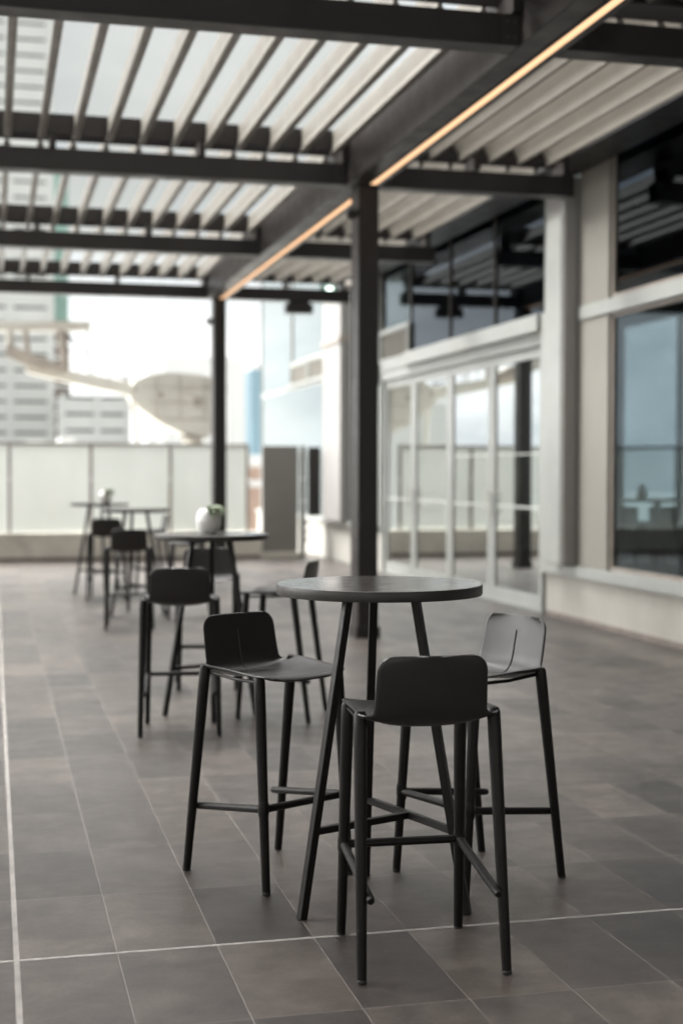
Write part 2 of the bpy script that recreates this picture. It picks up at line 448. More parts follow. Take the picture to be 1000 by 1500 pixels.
# ------------------------------------------------------------------ high table
def make_table():
    root = empty('bar_table', (0, 0, 0))
    RR, zt, zb = .342, 1.067, 1.033
    b = MB(); b.lathe([(0, zt), (RR - .004, zt)], 96); b.build('table_top', M['ttop'], root)
    b = MB(); b.lathe([(RR - .004, zt), (RR - .001, zt - .0012), (RR, zt - .004), (RR, zb + .004), (RR - .002, zb), (0, zb)], 96); b.build('table_edge', M['tedge'], root)
    def at(ang, z):
        r = .313 - (.313 - .128) * z / zb; return (r * math.cos(R(ang)), r * math.sin(R(ang)), z)
    for ang in (203, 83, 321):
        b = MB(); b.tube([at(ang, 0), at(ang, .5), at(ang, zb - .004)], .0135, square=R(ang)); b.build('leg', M['tleg'], root, bevel=.002)
        b = MB(); p = at(ang, 1.028); b.box(p[0] - .035, p[0] + .035, p[1] - .035, p[1] + .035, 1.0265, 1.0325); b.build('mounting_plate', M['tleg'], root)
    pb, pc, pa = at(83, .283), at(321, .268), at(203, .276)
    mid = lerp3(pb, pc, .5)
    b = MB(); b.tube([pb, pc], .0115, square=R(90)); b.build('stretcher', M['tleg'], root, bevel=.0015)
    b = MB(); b.tube([pa, lerp3(pa, mid, .985)], .0110, square=R(90)); b.build('stretcher', M['tleg'], root, bevel=.0015)
    return root
tab = make_table()
TABLES = [
    (1.246, 4.546, 0, 'nearest round black high table, three stools around it, nothing on top'),
    (1.275, 8.45, -3, 'second round black high table, white pot of succulents standing on it'),
    (1.395, 14.4, 14, 'third round black high table, blurred, its empty top seen edge-on'),
    (1.235, 17.0, -8, 'farthest round black high table, small white pot on it by the glass'),
]
for i, (x, y, a, lab) in enumerate(TABLES):
    o = tab if i == 0 else dup(tab, (0, 0, 0), 0, lab)
    o.location = (x, y, 0); o.rotation_euler = (0, 0, R(a))
    tag(o, lab, 'table', 'round black high tables on the terrace')

# ------------------------------------------------------------------ plant pots
def make_pot(seed):
    rnd = random.Random(seed)
    root = empty('potted_plant', (0, 0, 0))
    b = MB(); b.lathe([(0, 0), (.045, 0), (.062, .018), (.076, .055), (.078, .09), (.071, .125), (.058, .150), (.052, .154), (.050, .150), (.056, .12), (0, .118)], 40)
    b.build('pot', M['ceramic'], root)
    b = MB(); b.lathe([(0, .136), (.052, .136)], 24); b.build('soil', M['soil'], root)
    b = MB()
    for k in range(150):
        a = rnd.uniform(-1.9, 1.5); r = rnd.random() ** .6
        L = rnd.uniform(.04, .11); up = rnd.uniform(-.35, .55)
        base = Vector((.040 * r * math.cos(a), .040 * r * math.sin(a), .145))
        d = Vector((math.cos(a) + .25, math.sin(a), up)).normalized()
        tip = base + d * L + Vector((0, 0, -.04 * max(0, L - .05) / .06 + .012))
        side = d.cross(Vector((0, 0, 1))).normalized() * rnd.uniform(.006, .012)
        m_ = base.lerp(tip, .55) + Vector((0, 0, .014))
        v = [b.bm.verts.new(p) for p in (base, m_ + side, tip, m_ - side, m_ + Vector((0, 0, .004)))]
        b.bm.faces.new((v[0], v[1], v[4])); b.bm.faces.new((v[1], v[2], v[4])); b.bm.faces.new((v[2], v[3], v[4])); b.bm.faces.new((v[3], v[0], v[4]))
    b.build('leaves', M['leaf'], root)
    return root
p1 = make_pot(3); p1.location = (1.252, 8.42, 1.067); p1.scale = (.93, .93, .96)
tag(p1, 'egg-shaped white pot with trailing green succulent on the second table', 'potted plant')
p2 = make_pot(9); p2.location = (1.30, 16.95, 1.067); p2.scale = (.95, .95, .95)
tag(p2, 'small white pot with dark green plant on the farthest table', 'potted plant')

# ------------------------------------------------------------------ pergola
BZ = 3.90                                            # underside of every beam
BY = [3.7, 7.8, 11.9, 16.0, 20.1]                    # front faces of the cross beams
MX0, MX1 = 2.97, 3.26                                # main beam
RX = 5.06                                            # right ends of the cross beams
LX = -3.2
perg = empty('pergola', (3.15, 11.9, 0), label='dark bronze steel pergola on square posts standing over the whole terrace', cat='pergola')
def pb(mb, name, mat, bevel=.004, parent=perg):
    o = mb.build(name, mat, parent, bevel=bevel)
    o.matrix_parent_inverse = perg.matrix_basis.inverted() if parent is perg else Matrix()
    if parent is not perg: pass
    return o
bpy.context.view_layer.update()
PINV = Matrix.Translation((-3.15, -11.9, 0))
def ppart(mb, name, mat, bevel=.004, parent=None):
    for v in mb.bm.verts: v.co = PINV @ v.co
    return mb.build(name, mat, parent or perg, bevel=bevel)
# main beam along the terrace, light channel recess on its right
b = MB(); b.box(MX0, MX1, BY[0] - .6, BY[4] + .18, BZ, 4.27); ppart(b, 'main_beam', M['beamd'])
b = MB(); b.box(MX0 + .03, MX1 - .03, BY[0] - .6, BY[4] + .18, 4.274, 4.46); ppart(b, 'gutter', M['beamd'])
b = MB(); b.box(LX - .22, LX, BY[0] - .6, BY[4] + .18, BZ, 4.27); ppart(b, 'edge_beam', M['beamd'])
b = MB(); b.box(LX, 5.37, -7.5, BY[0] - .62, 4.30, 4.40); ppart(b, 'unseen_shade_panel', M['beamd'], 0)  # unseen slab added over and behind the camera to darken the foreground
b = MB(); b.box(4.99, 5.37, BY[0] - .6, BY[4] + .18, 4.245, 4.44); ppart(b, 'wall_gutter', M['beamd'])
for y in BY:
    ppart(MB().box(LX, MX0 - .002, y, y + .18, BZ, BZ + .18), 'cross_beam', M['beamd'])
    ppart(MB().box(MX1 + .002, RX, y, y + .18, BZ, BZ + .18), 'cross_beam', M['beamd'])
    for (x0, x1) in ((LX, MX0 - .002), (MX1 + .002, 4.985)):
        b = MB()
        b.box(x0, x1, y - .055, y - .045, BZ + .285, BZ + .445); b.box(x0, x1, y + .225, y + .235, BZ + .285, BZ + .445)
        ppart(b, 'end_rail', M['beamd'], bevel=.002)
        n = 5 if x0 < 0 else 2
        for k in range(n + 1):
            xx = x0 + .03 + (x1 - x0 - .06) * k / n
            ppart(MB().box(xx - .025, xx + .025, y - .0445, y + .2245, BZ + .182, BZ + .30), 'bracket', M['beamd'], bevel=0)
        b = MB()
        n = int((x1 - x0) / .27)
        for k in range(n):
            xx = (MX0 - .135 - .27 * k) if x0 < 0 else (MX1 + .135 + .27 * k)
            for dz in (.335, .365, .395): b.tube([(xx + .012 * ((dz > .35) - .5), y - .062, BZ + dz), (xx + .012 * ((dz > .35) - .5), y - .0555, BZ + dz)], .006, 8)
        ppart(b, 'fixing_screws', M['steel'], bevel=0)
for y in BY[1:]:
    for x0, x1, sx in ((MX0 - .010, MX0 - .003, -1), (MX1 + .003, MX1 + .010, 1)):
        pl = ppart(MB().box(x0 - .10 if sx < 0 else x0, x1 if sx < 0 else x1 + .10, y - .009, y - .002, BZ + .01, BZ + .17), 'joint_plate', M['bronze'], .002)
        for dx in (-.075, -.03) if sx < 0 else (.03, .075):
            for dz in (.045, .135):
                q = MB().tube([((x1 if sx < 0 else x0) + dx, y - .016, BZ + dz), ((x1 if sx < 0 else x0) + dx, y - .0095, BZ + dz)], .009, 6)
                for v in q.bm.verts: v.co = PINV @ v.co
                q.build('bolt', M['hinge'], pl)
for y in (BY[0], BY[2], BY[4]):
    for (x0, x1) in ((3.065, 3.243), (LX - .20, LX - .02)):
        if y == BY[0]: continue
        po = ppart(MB().box(x0, x1, y - .03, y + .24, .012, BZ - .002), 'post', M['bronze'], bevel=.006)
        b = MB(); b.box(x0 - .018, x1 + .018, y - .048, y + .258, .0, .10); 
        for v in b.bm.verts: v.co = PINV @ v.co
        b.build('base_sleeve', M['craned'] if False else M['bronze'], po, bevel=.004)

# light strips recessed along the right of the main beam
LXC = 3.165
segs = [(3.2, 7.66, 'warm LED light strip on the main beam, the length running out of the picture top'),
        (7.665, 11.78, 'warm glowing LED light strip on the main beam from its seam to the near post'),
        (12.2, 16.05, 'warm LED light strip on the main beam just beyond the near post'),
        (16.055, 20.02, 'farthest warm LED light strip on the main beam, ending at the far post')]
for i, (y0, y1, lab) in enumerate(segs):
    r = empty('light_strip', (LXC, y0, BZ), label=lab, cat='light strip', group='LED light strips under the main beam')
    c = MB(); L = y1 - y0
    c.box(-.034, -.029, 0, L, -.012, -.0015); c.box(.029, .034, 0, L, -.012, -.0015)
    c.build('channel', M['bronze'], r)
    d = MB(); d.box(-.0285, .0285, .004, L - .004, -.010, -.0015); d.build('diffuser', M['led'], r)

# louvre blades, pivoting just above the cross beams
def blade_mesh(L, tilt):
    prof = [(-.030, .012), (-.026, .004), (-.012, 0), (.012, 0), (.026, .004), (.030, .012), (.026, .024), (.014, .040), (.010, .09), (.008, .15), (.010, .196), (.004, .204), (-.004, .204), (-.010, .196), (-.008, .15), (-.010, .09), (-.014, .040), (-.026, .024)]
    b = MB(); b.prism(prof, 'y', 0, L)
    bmesh.ops.rotate(b.bm, verts=b.bm.verts, cent=(0, 0, .10), matrix=Matrix.Rotation(tilt, 3, 'Y'))
    return b
ORD = 'first second third fourth fifth sixth seventh eighth ninth tenth eleventh twelfth thirteenth fourteenth fifteenth sixteenth seventeenth eighteenth nineteenth twentieth twenty-first twenty-second twenty-third'.split()
BAY = ['in the bay overhead', 'in the nearest visible bay', 'in the second visible bay', 'in the farthest bay']
CLOSED, OPEN, HALF = R(-78), R(0), R(-30)   # closed overhead, open over the tables, half closed by the building
for bay in range(4):
    y0, y1 = BY[bay] + .24, BY[bay + 1] - .06
    for side in ('left', 'right'):
        first = None; tilt = CLOSED if bay == 0 else (OPEN if side == 'left' else HALF)
        n = 22 if side == 'left' else 6
        for k in range(n):
            x = MX0 - .135 - .27 * k if side == 'left' else MX1 + .135 + .27 * k
            if first is None:
                first = blade_mesh(y1 - y0, tilt).build('louvre_blade', M['blade']); o = first
            else:
                o = first.copy(); COL.objects.link(o)
            o.location = (x, y0, BZ + .235)
            where = 'left of main beam' if side == 'left' else 'right of main beam'
            tag(o, f'{ORD[k]} grey louvre blade {where}, {BAY[bay]}', 'louvre blade', 'louvre blades of the pergola roof')

# small fittings
def spotlight(loc, label, size=1.0):
    r = empty('spotlight', loc, label=label, cat='spotlight', group='small black spotlights on the pergola posts')
    MB().tube([(0, 0, 0), (-.05 * size, 0, 0)], .018, 12).build('arm', M['black'], r)
    MB().tube([(-.05 * size, -.05, -.03), (-.05 * size, .0, .0), (-.05 * size, .05, .025)], [.045, .04, .03], 16).build('lamp_head', M['black'], r)
spotlight((3.063, 11.96, 3.68), 'small black spotlight high on the left side of the near post')
spotlight((3.063, 20.2, 3.60), 'small black spotlight high on the left side of the far post')
r = empty('speaker', (4.32, 20.19, 3.90), label='small dark box speaker hanging under the far crossbeam by the building', cat='speaker')
MB().box(-.20, .20, -.07, .09, -.17, -.03).build('cabinet', M['bronze'], r, bevel=.01)
MB().box(-.15, .15, -.03, .03, -.031, -.001).build('bracket', M['black'], r)

# ------------------------------------------------------------------ building along the right
bld = empty('building', (XW, 12, 0), label='pale building with white framed glass doors and tinted windows along the terrace', cat='building')
BINV = Matrix.Translation((-XW, -12, 0))
def part(mb, name, mat, bevel=.004, parent=None):
    for v in mb.bm.verts: v.co = BINV @ v.co
    return mb.build(name, mat, parent or bld, bevel=bevel)
DY0, DY1 = 13.50, 19.65
WZ = 4.36                                            # head of the glass
B = lambda *a: MB().box(*a)
# low walls, skirting and sills
part(B(XW, XW + .30, -4, DY0 - .06, 0, .432), 'base_wall', M['base'])
part(B(XW - .006, XW - .001, -4, DY0 - .06, 0.0, .05), 'skirting', M['skirt'], 0)
part(B(XW - .05, XW + .34, -4, DY0 - .055, .434, .545), 'window_sill', M['white'], .008)
part(B(XW, XW + .30, DY1 + .06, 29.5, 0, .60), 'base_wall', M['base'])
part(B(XW - .05, XW + .34, DY1 + .055, 29.5, .602, .66), 'window_sill', M['white'], .008)
# front window bay (nearest): tinted panes above and below a white transom
def window(y0, y1, z0, z1, fw=.035, mat='wglass', frame='rail'):
    fb = MB()
    fb.box(XW + .010, XW + .09, y0, y0 + fw, z0, z1); fb.box(XW + .010, XW + .09, y1 - fw, y1, z0, z1)
    fb.box(XW + .010, XW + .09, y0 + fw + .0005, y1 - fw - .0005, z0, z0 + fw); fb.box(XW + .010, XW + .09, y0 + fw + .0005, y1 - fw - .0005, z1 - fw, z1)
    f = part(fb, 'window', M[frame], .003)
    part(B(XW + .030, XW + .046, y0 + fw, y1 - fw, z0 + fw, z1 - fw), 'pane', M[mat], 0, f)
for (a, c) in ((-4, 2.9), (2.95, 7.4), (7.45, 11.93)):
    window(a, c, .548, 2.872); window(a, c, 3.012, WZ, mat='uglass')
part(B(XW - .03, XW + .10, -4, 12.60, 2.876, 3.008), 'transom', M['white'], .006)
part(B(XW - .012, XW + .12, 11.955, 12.60, .548, 2.873), 'wall_panel', M['beige'], .004)
part(B(XW - .012, XW + .12, 11.955, 12.60, 3.011, WZ), 'wall_panel', M['beige'], .004)
# column, its front's brighter light put into a paler plate's colour
c1 = part(B(XW - .16, XW + .12, 12.63, 13.06, .548, 4.24), 'column', M['colgrey'], .01)
part(B(XW - .172, XW - .161, 12.68, 13.055, .56, 3.88), 'lit_front_plate', M['white'], .003, c1)
part(B(XW - .05, XW + .1, 13.064, DY0 - .004, .548, 3.04), 'wall_panel', M['white'], .004)
part(B(XW - .012, XW + .1, 13.064, DY0 - .004, 3.044, WZ), 'wall_panel', M['white'], .004)
# doors: four glazed leaves in white frames
edges = [DY0 + .07, 15.13, 16.63, 18.17, DY1 - .07]
part(B(XW - .02, XW + .14, DY0, DY0 + .066, .0, 2.86), 'door_frame', M['white'], .005)
part(B(XW - .02, XW + .14, DY1 - .066, DY1, .0, 2.86), 'door_frame', M['white'], .005)
part(B(XW - .02, XW + .14, DY0 + .068, DY1 - .068, 2.735, 2.86), 'door_frame', M['white'], .005)
part(B(XW - .02, XW + .16, DY0 + .07, DY1 - .07, .004, .03), 'threshold', M['white'], .003)
for i in range(4):
    y0, y1 = edges[i] + .004, edges[i + 1] - .004
    z0, z1, w = .034, 2.73, .115
    fb = MB(); x0, x1 = XW + .02, XW + .075
    fb.box(x0, x1, y0, y0 + w, z0, z1); fb.box(x0, x1, y1 - w, y1, z0, z1)
    fb.box(x0, x1, y0 + w + .0005, y1 - w - .0005, z0, z0 + .13); fb.box(x0, x1, y0 + w + .0005, y1 - w - .0005, z1 - .11, z1)
    d = part(fb, 'door', M['white'], .004)
    part(B(XW + .036, XW + .052, y0 + w, y1 - w, z0 + .13, z1 - .11), 'glass', M['dglass'], 0, d)
    part(B(XW + .0325, XW + .0355, y0 + w + .01, y1 - w - .01, 1.055, 1.080), 'safety_stripe', M['decal'], 0, d)
    if i < 2: part(B(XW + .0325, XW + .0355, y0 + w + .01, y1 - w - .01, 1.625, 1.640), 'safety_stripe', M['decal'], 0, d)
    h = MB(); hy = y1 - .055 if i % 2 == 0 else y0 + .055
    h.tube([(x0 - .001, hy, .98), (x0 - .05, hy, .98), (x0 - .05, hy, 1.22), (x0 - .001, hy, 1.22)], .011, 10)
    part(h, 'handle', M['steel'], 0, d)
# lit ledge over the doors, panes above it, louvred vents to the left
part(B(XW - .09, XW + .12, DY0, 18.32, 2.864, 3.04), 'ledge', M['white'], .008)
part(B(XW - .03, XW + .12, 18.324, DY1, 2.864, 2.985), 'ledge', M['white'], .006)
def vent(y0, y1, z0, z1):
    fb = MB(); w = .05
    fb.box(XW - .02, XW + .07, y0, y0 + w, z0, z1); fb.box(XW - .02, XW + .07, y1 - w, y1, z0, z1)
    fb.box(XW - .02, XW + .07, y0 + w + .0005, y1 - w - .0005, z0, z0 + w); fb.box(XW - .02, XW + .07, y0 + w + .0005, y1 - w - .0005, z1 - w, z1)
    v = part(fb, 'vent', M['white'], .003)
    sl = MB(); n = 9
    for k in range(n):
        z = z0 + w + (z1 - z0 - 2 * w) * (k + .5) / n
        sl.box(-.025, .025, y0 + w, y1 - w, -.003, .003, Matrix.Translation((XW + .02, 0, z)) @ Matrix.Rotation(R(40), 4, 'Y'))
    part(sl, 'slats', M['beige'], 0, v)
    part(B(XW + .06, XW + .065, y0 + w, y1 - w, z0 + w, z1 - w), 'backing', M['grey'], 0, v)
vent(18.33, DY1 + .12, 2.988, 3.44)
window(18.33, DY1 + .12, 3.445, WZ, .02, 'wglass', 'white')
for a, c in ((DY0, 15.03), (15.04, 16.63), (16.64, 18.32)):
    window(a, c, 3.045, WZ, .014, 'uglass', 'hinge')
# solid bay and second column beyond the doors
part(B(XW - .03, XW + .12, DY1 + .125, 21.38, 2.70, WZ), 'wall_panel', M['white'], .004)
part(B(XW - .03, XW + .12, DY1 + .065, 21.38, .662, 2.695), 'wall_panel', M['white'], .004)
c2 = part(B(XW - .16, XW + .12, 21.55, 22.75, .662, 4.24), 'column', M['colgrey'], .01)
part(B(XW - .19, XW + .02, 21.50, 22.80, 3.47, 3.56), 'bracket', M['craned'], .006, c2)
window(22.85, 29.2, .662, 3.0, .04, 'fglass', 'white')
vent(23.0, 24.55, 3.02, 3.43); vent(24.6, 26.1, 3.02, 3.43)
window(26.15, 29.2, 3.02, 5.6, .03, 'fglass', 'white'); window(22.85, 26.1, 3.45, 5.6, .03, 'fglass', 'white')
# head trim and fascia above the glass
part(B(XW - .05, XW + .12, -4, 22.8, WZ + .004, WZ + .075), 'head_trim', M['rail'], .004)
part(B(XW + .02, XW + .4, -4, 22.8, WZ + .079, 5.6), 'fascia', M['bronze'], .004)
# room behind the glass
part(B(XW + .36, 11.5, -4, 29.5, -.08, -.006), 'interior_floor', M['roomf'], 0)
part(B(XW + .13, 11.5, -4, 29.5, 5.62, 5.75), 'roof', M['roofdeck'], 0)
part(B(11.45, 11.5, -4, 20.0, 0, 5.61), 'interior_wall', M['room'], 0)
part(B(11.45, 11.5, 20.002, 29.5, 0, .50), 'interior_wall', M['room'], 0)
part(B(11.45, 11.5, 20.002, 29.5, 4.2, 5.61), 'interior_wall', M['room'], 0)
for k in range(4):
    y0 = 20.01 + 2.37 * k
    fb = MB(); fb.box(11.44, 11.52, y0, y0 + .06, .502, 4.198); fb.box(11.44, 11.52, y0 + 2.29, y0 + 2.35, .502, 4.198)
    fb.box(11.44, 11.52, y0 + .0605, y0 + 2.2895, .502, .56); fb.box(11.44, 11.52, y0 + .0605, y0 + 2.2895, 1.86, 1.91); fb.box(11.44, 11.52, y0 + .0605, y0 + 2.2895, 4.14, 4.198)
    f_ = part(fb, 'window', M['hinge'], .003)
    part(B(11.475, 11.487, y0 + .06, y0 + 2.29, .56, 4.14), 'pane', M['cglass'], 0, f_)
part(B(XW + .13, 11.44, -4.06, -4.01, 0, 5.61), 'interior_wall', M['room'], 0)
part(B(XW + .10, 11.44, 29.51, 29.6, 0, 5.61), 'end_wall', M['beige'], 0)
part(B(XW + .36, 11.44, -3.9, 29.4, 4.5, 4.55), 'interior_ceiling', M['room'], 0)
# exit lamp under the soffit
r = empty('exit_lamp', (5.20, 22.0, 4.30), label='small round lit greenish white lamp at the far end of the soffit', cat='lamp')
MB().lathe([(0, -.02), (.05, -.02), (.055, 0), (.055, .06), (0, .06)], 24).build('lamp_diffuser', M['exitl'], r)
MB().box(-.16, .16, -.02, .02, .0, .10).build('housing', M['greenb'], r, bevel=.004)
for o in r.children: pass

# high chairs and table inside, seen through the near window
M['teal'] = surf('dark_teal_upholstery', (.012, .022, .024), .6, .15, 20)
M['greyf'] = surf('grey_upholstery', (.24, .25, .25), .7, .1, 20)
def high_chair(loc, rz, mat, label):
    r = empty('high_chair', loc, rz, label=label, cat='bar chair', group='bar chairs inside the room')
    b = MB(); n = 17; ins, outs = [], []
    for k in range(n):
        a_ = math.pi * (1.0 + k / (n - 1)); ca, sa = math.cos(a_), math.sin(a_)
        ins.append((.205 * ca, .20 * sa)); outs.append((.232 * ca, .228 * sa))
    b.prism(outs + ins[::-1], 'z', .80, 1.03); b.build('backrest', mat, r, bevel=.01)
    b = MB(); b.lathe([(0, .74), (.20, .74), (.215, .76), (.21, .80), (0, .805)], 32); b.build('seat', mat, r)
    for sx in (-1, 1):
        for sy in (-1, 1):
            MB().tube([(sx * .25, sy * .24, 0), (sx * .15, sy * .15, .745)], [.014, .019], 10).build('leg', M['black'], r)
    ring = [(.205 * x_, .20 * y_, .30) for x_, y_ in ((1, 1), (-1, 1), (-1, -1), (1, -1), (1, 1))]
    MB().tube(ring, .009, 8).build('footrest', M['black'], r)
high_chair((7.36, 15.9, 0), R(-25), M['teal'], 'dark teal bar chair inside, behind the near tinted window')
high_chair((7.80, 15.75, 0), R(35), M['greyf'], 'pale grey bar chair inside beside the dark teal one')
r = empty('pedestal_table', (8.16, 16.5, 0), label='dark high table on a single column inside behind the tinted window', cat='table')
MB().lathe([(0, 1.07), (.49, 1.07), (.50, 1.08), (.50, 1.10), (.495, 1.105), (0, 1.105)], 48).build('table_top', M['hinge'], r)
MB().tube([(0, 0, .02), (0, 0, 1.07)], .045, 20).build('column', M['black'], r)
MB().lathe([(0, 0), (.27, 0), (.27, .012), (.05, .03), (0, .03)], 32).build('foot_plate', M['black'], r)
o = MB().lathe([(0, 0), (.05, 0), (.065, .03), (.06, .09), (.03, .15), (.035, .18), (.03, .18), (0, .12)], 28).build('vase', M['hinge'], loc=(7.95, 16.5, 1.106))
tag(o, 'small dark vase on the high table inside', 'vase')

# white chair inside the room
ch = empty('side_chair', (6.62, 17.4, 0), R(100), label='white plastic side chair inside the room behind the right door', cat='chair')
for sx in (-1, 1):
    for sy in (-1, 1):
        MB().tube([(sx * .2, sy * .2, 0), (sx * .17, sy * .16, .44)], [.014, .02], 10).build('leg', M['wchair'], ch)
MB().box(-.21, .21, -.2, .22, .44, .47).build('seat', M['wchair'], ch, bevel=.012)
b = MB(); b.prism([(-.2, .475), (.2, .475), (.21, .80), (.17, .85), (-.17, .85), (-.21, .80)], 'y', -.215, -.190); b.build('backrest', M['wchair'], ch, bevel=.008)

# ------------------------------------------------------------------ far end: curb, balustrade, screen
o = MB().box(-5.2, 4.372, FARY, FARY + .32, 0, .45).build('parapet_wall', M['curb'], bevel=.012)
tag(o, 'low beige concrete parapet under the milky glass at the far end', 'low wall')
o = MB().box(-5.2, 4.34, FARY - .012, FARY - .002, .0, .055).build('skirting_board', M['skirt'])
tag(o, 'dark skirting strip along the foot of the far parapet', 'skirting')
bal = empty('glass_balustrade', (-.5, FARY + .16, .45), label='tall milky glass balustrade with slim posts along the far parapet', cat='balustrade')
def bpart(mb, name, mat, bevel=.002, parent=bal):
    for v in mb.bm.verts: v.co -= Vector((-.5, FARY + .16, .45))
    return mb.build(name, mat, parent, bevel=bevel)
px = [.273 + 1.29 * k for k in range(-4, 4)]
for x in px:
    p_ = bpart(MB().box(x - .022, x + .022, FARY + .13, FARY + .18, .452, 1.872), 'post', M['rail'])
    bpart(MB().lathe([(0, -.012), (.04, -.012), (.052, 0), (.04, .012), (0, .012)], 20, (x, FARY + .10, 1.315)), 'clamp', M['whiteb'], 0, p_)
xs = px + [4.16 + .03]
for x0, x1 in zip(xs, xs[1:]):
    bpart(MB().box(x0 + .03, x1 - .03, FARY + .145, FARY + .160, .456, 1.868), 'glass_panel', M['frost'], 0)
bpart(MB().box(px[0] - .03, 4.16, FARY + .12, FARY + .19, 1.874, 1.905), 'top_rail', M['rail'])
o = MB().box(-5.45, -5.2, -6, FARY + .3, 0, .45).build('parapet_wall', M['curb'], bevel=.012)
tag(o, 'low beige concrete parapet along the open left side of the terrace', 'low wall')
bal2 = empty('glass_balustrade', (-5.33, 8, .45), label='tall milky glass balustrade along the open left side of the terrace', cat='balustrade')
for k in range(15):
    y0 = -6 + 1.95 * k
    MB().box(-.006, .006, y0 - 8 + .03, y0 - 8 + 1.92, .006, 1.418).build('glass_panel', M['frost'], bal2)
    MB().box(-.022, .022, y0 - 8 - .022, y0 - 8 + .022, .002, 1.42).build('post', M['rail'], bal2)
MB().box(-.035, .035, -14, 15.3, 1.422, 1.455).build('top_rail', M['rail'], bal2)
# weeds seen dimly behind the glass
def weed(x, y, h, seed, label):
    rnd = random.Random(seed); r = empty('weed', (x, y, -.25), label=label, cat='plant', group='tall weeds behind the milky glass')
    st = MB(); lf = MB(); fl = MB()
    for k in range(5):
        a = rnd.uniform(0, 6.28); tip = Vector((.16 * math.cos(a), .05 * math.sin(a), h * rnd.uniform(.75, 1)))
        st.tube([(0, 0, 0), tip * .5 + Vector((0, 0, .08)), tip], [.008, .006, .003], 6)
        for j in range(9):
            t = rnd.uniform(.35, 1); p = tip * t; s_ = rnd.uniform(.02, .045); aa = rnd.uniform(0, 6.28)
            d = Vector((math.cos(aa), .4 * math.sin(aa), rnd.uniform(-.3, .6))) * s_ * 1.8; sd = Vector((-math.sin(aa), math.cos(aa) * .4, .2)) * s_ * .5
            v = [lf.bm.verts.new(q) for q in (p, p + d * .5 + sd, p + d, p + d * .5 - sd)]; lf.bm.faces.new(v)
        for j in range(4):
            c = tip + Vector((rnd.uniform(-.05, .05), rnd.uniform(-.02, .02), rnd.uniform(-.06, .03)))
            fl.lathe([(0, -.02), (.025, 0), (0, .02)], 8, c)
    st.build('stem', M['weed'], r); lf.build('leaves', M['weed'], r); fl.build('flowers', M['flower'], r)
weed(.62, FARY + .42, 1.75, 1, 'tall yellow-flowered weed behind the glass, left of the farthest table')
weed(.98, FARY + .46, 1.35, 2, 'shorter weed behind the glass, just left of the farthest table')
weed(2.98, FARY + .44, 1.45, 5, 'weed behind the glass between the farthest table and the far post')
# grey screen and hinge post
sc = empty('privacy_screen', (4.68, FARY + .1, 0), label='plain grey upright privacy screen closing the gap beside the building', cat='screen')
MB().box(-.30, .30, -.05, .05, .10, 1.875).build('panel', M['grey'], sc, bevel=.006)
MB().box(-.34, .34, -.12, .12, .0, .098).build('plinth', M['curb'], sc, bevel=.01)
hp = empty('gate_post', (5.07, FARY + .1, 0), label='slim white gate post with dark hinges and round clamps beside the grey screen', cat='post')
MB().box(-.045, .045, -.04, .04, 0, 1.88).build('post', M['white'], hp, bevel=.006)
for z in (.30, .44, .58): MB().tube([(.065, -.03, z - .03), (.065, -.03, z + .03)], .022, 12).build('hinge', M['hinge'], hp)
for z in (.95, 1.33): MB().lathe([(0, -.015), (.05, -.012), (.055, 0), (.05, .012), (0, .015)], 20, (-.0, -.055, z)).build('clamp', M['whiteb'], hp)
dk = MB().box(5.16, 5.37, FARY + .04, FARY + .09, .70, 1.86).build('dark_panel', M['hinge'], bevel=.004)  # narrow dark panel between the gate post and the building
tag(dk, 'dark narrow upright panel between the white gate post and the building', 'gate')

# ------------------------------------------------------------------ rooftop window-cleaning crane beyond the glass
cr = empty('roof_crane', (2.6, 26.8, -.25), label='cream rooftop cleaning crane with jib arm and big rounded housing beyond the balustrade', cat='crane')
def cpart(mb, name, mat, bevel=.01, parent=cr):
    for v in mb.bm.verts: v.co -= Vector((2.6, 26.8, -.25))
    return mb.build(name, mat, parent, bevel=bevel)
disc = [(2.51, 3.03), (2.6, 3.14), (2.83, 3.23), (3.0, 3.27), (3.15, 3.29), (3.43, 3.295), (3.79, 3.26), (4.12, 3.19), (4.28, 3.12), (4.32, 3.04), (4.31, 2.94), (4.23, 2.75), (4.14, 2.57), (4.05, 2.35), (3.98, 2.12), (3.9, 2.05), (3.75, 2.08), (3.59, 2.12), (3.38, 2.2), (3.14, 2.3), (2.91, 2.45), (2.7, 2.6), (2.55, 2.73), (2.50, 2.85)]
hs = cpart(MB().prism(disc, 'y', 26.6, 27.3), 'housing', M['crane'], .03)
for (x, z, r_) in ((3.07, 2.88, .055), (2.60, 2.97, .035), (3.75, 2.75, .09)):
    cpart(MB().tube([(x, 26.598, z), (x, 26.585, z)], r_, 20), 'port_cover', M['craned'], 0, hs)
cpart(MB().prism([(3.42, 2.13), (3.82, 2.07), (3.82, 2.01), (3.42, 2.07)], 'y', 26.55, 26.75), 'bumper', M['craned'], .005)
arm = [(.58, 3.60), (.91, 3.56), (1.38, 3.30), (2.52, 3.11), (2.52, 2.86), (1.5, 3.07), (.62, 3.26)]
cpart(MB().prism(arm, 'y', 26.72, 27.05), 'jib_arm', M['crane'], .02)
cpart(MB().prism([(-.25, 4.16), (1.78, 4.23), (1.80, 4.18), (1.78, 4.06), (1.6, 4.05), (-.25, 3.99)], 'y', 26.75, 27.0), 'top_boom', M['crane'], .02)
cpart(MB().prism([(.28, 3.79), (.62, 3.62), (1.32, 3.36), (1.32, 3.24), (.55, 3.40), (.25, 3.55)], 'y', 26.60, 26.715), 'winch_box', M['craned'], .02)
cpart(MB().tube([(.34, 26.85, 3.6), (.32, 26.85, 4.08)], .07, 12), 'mast', M['crane'], 0)
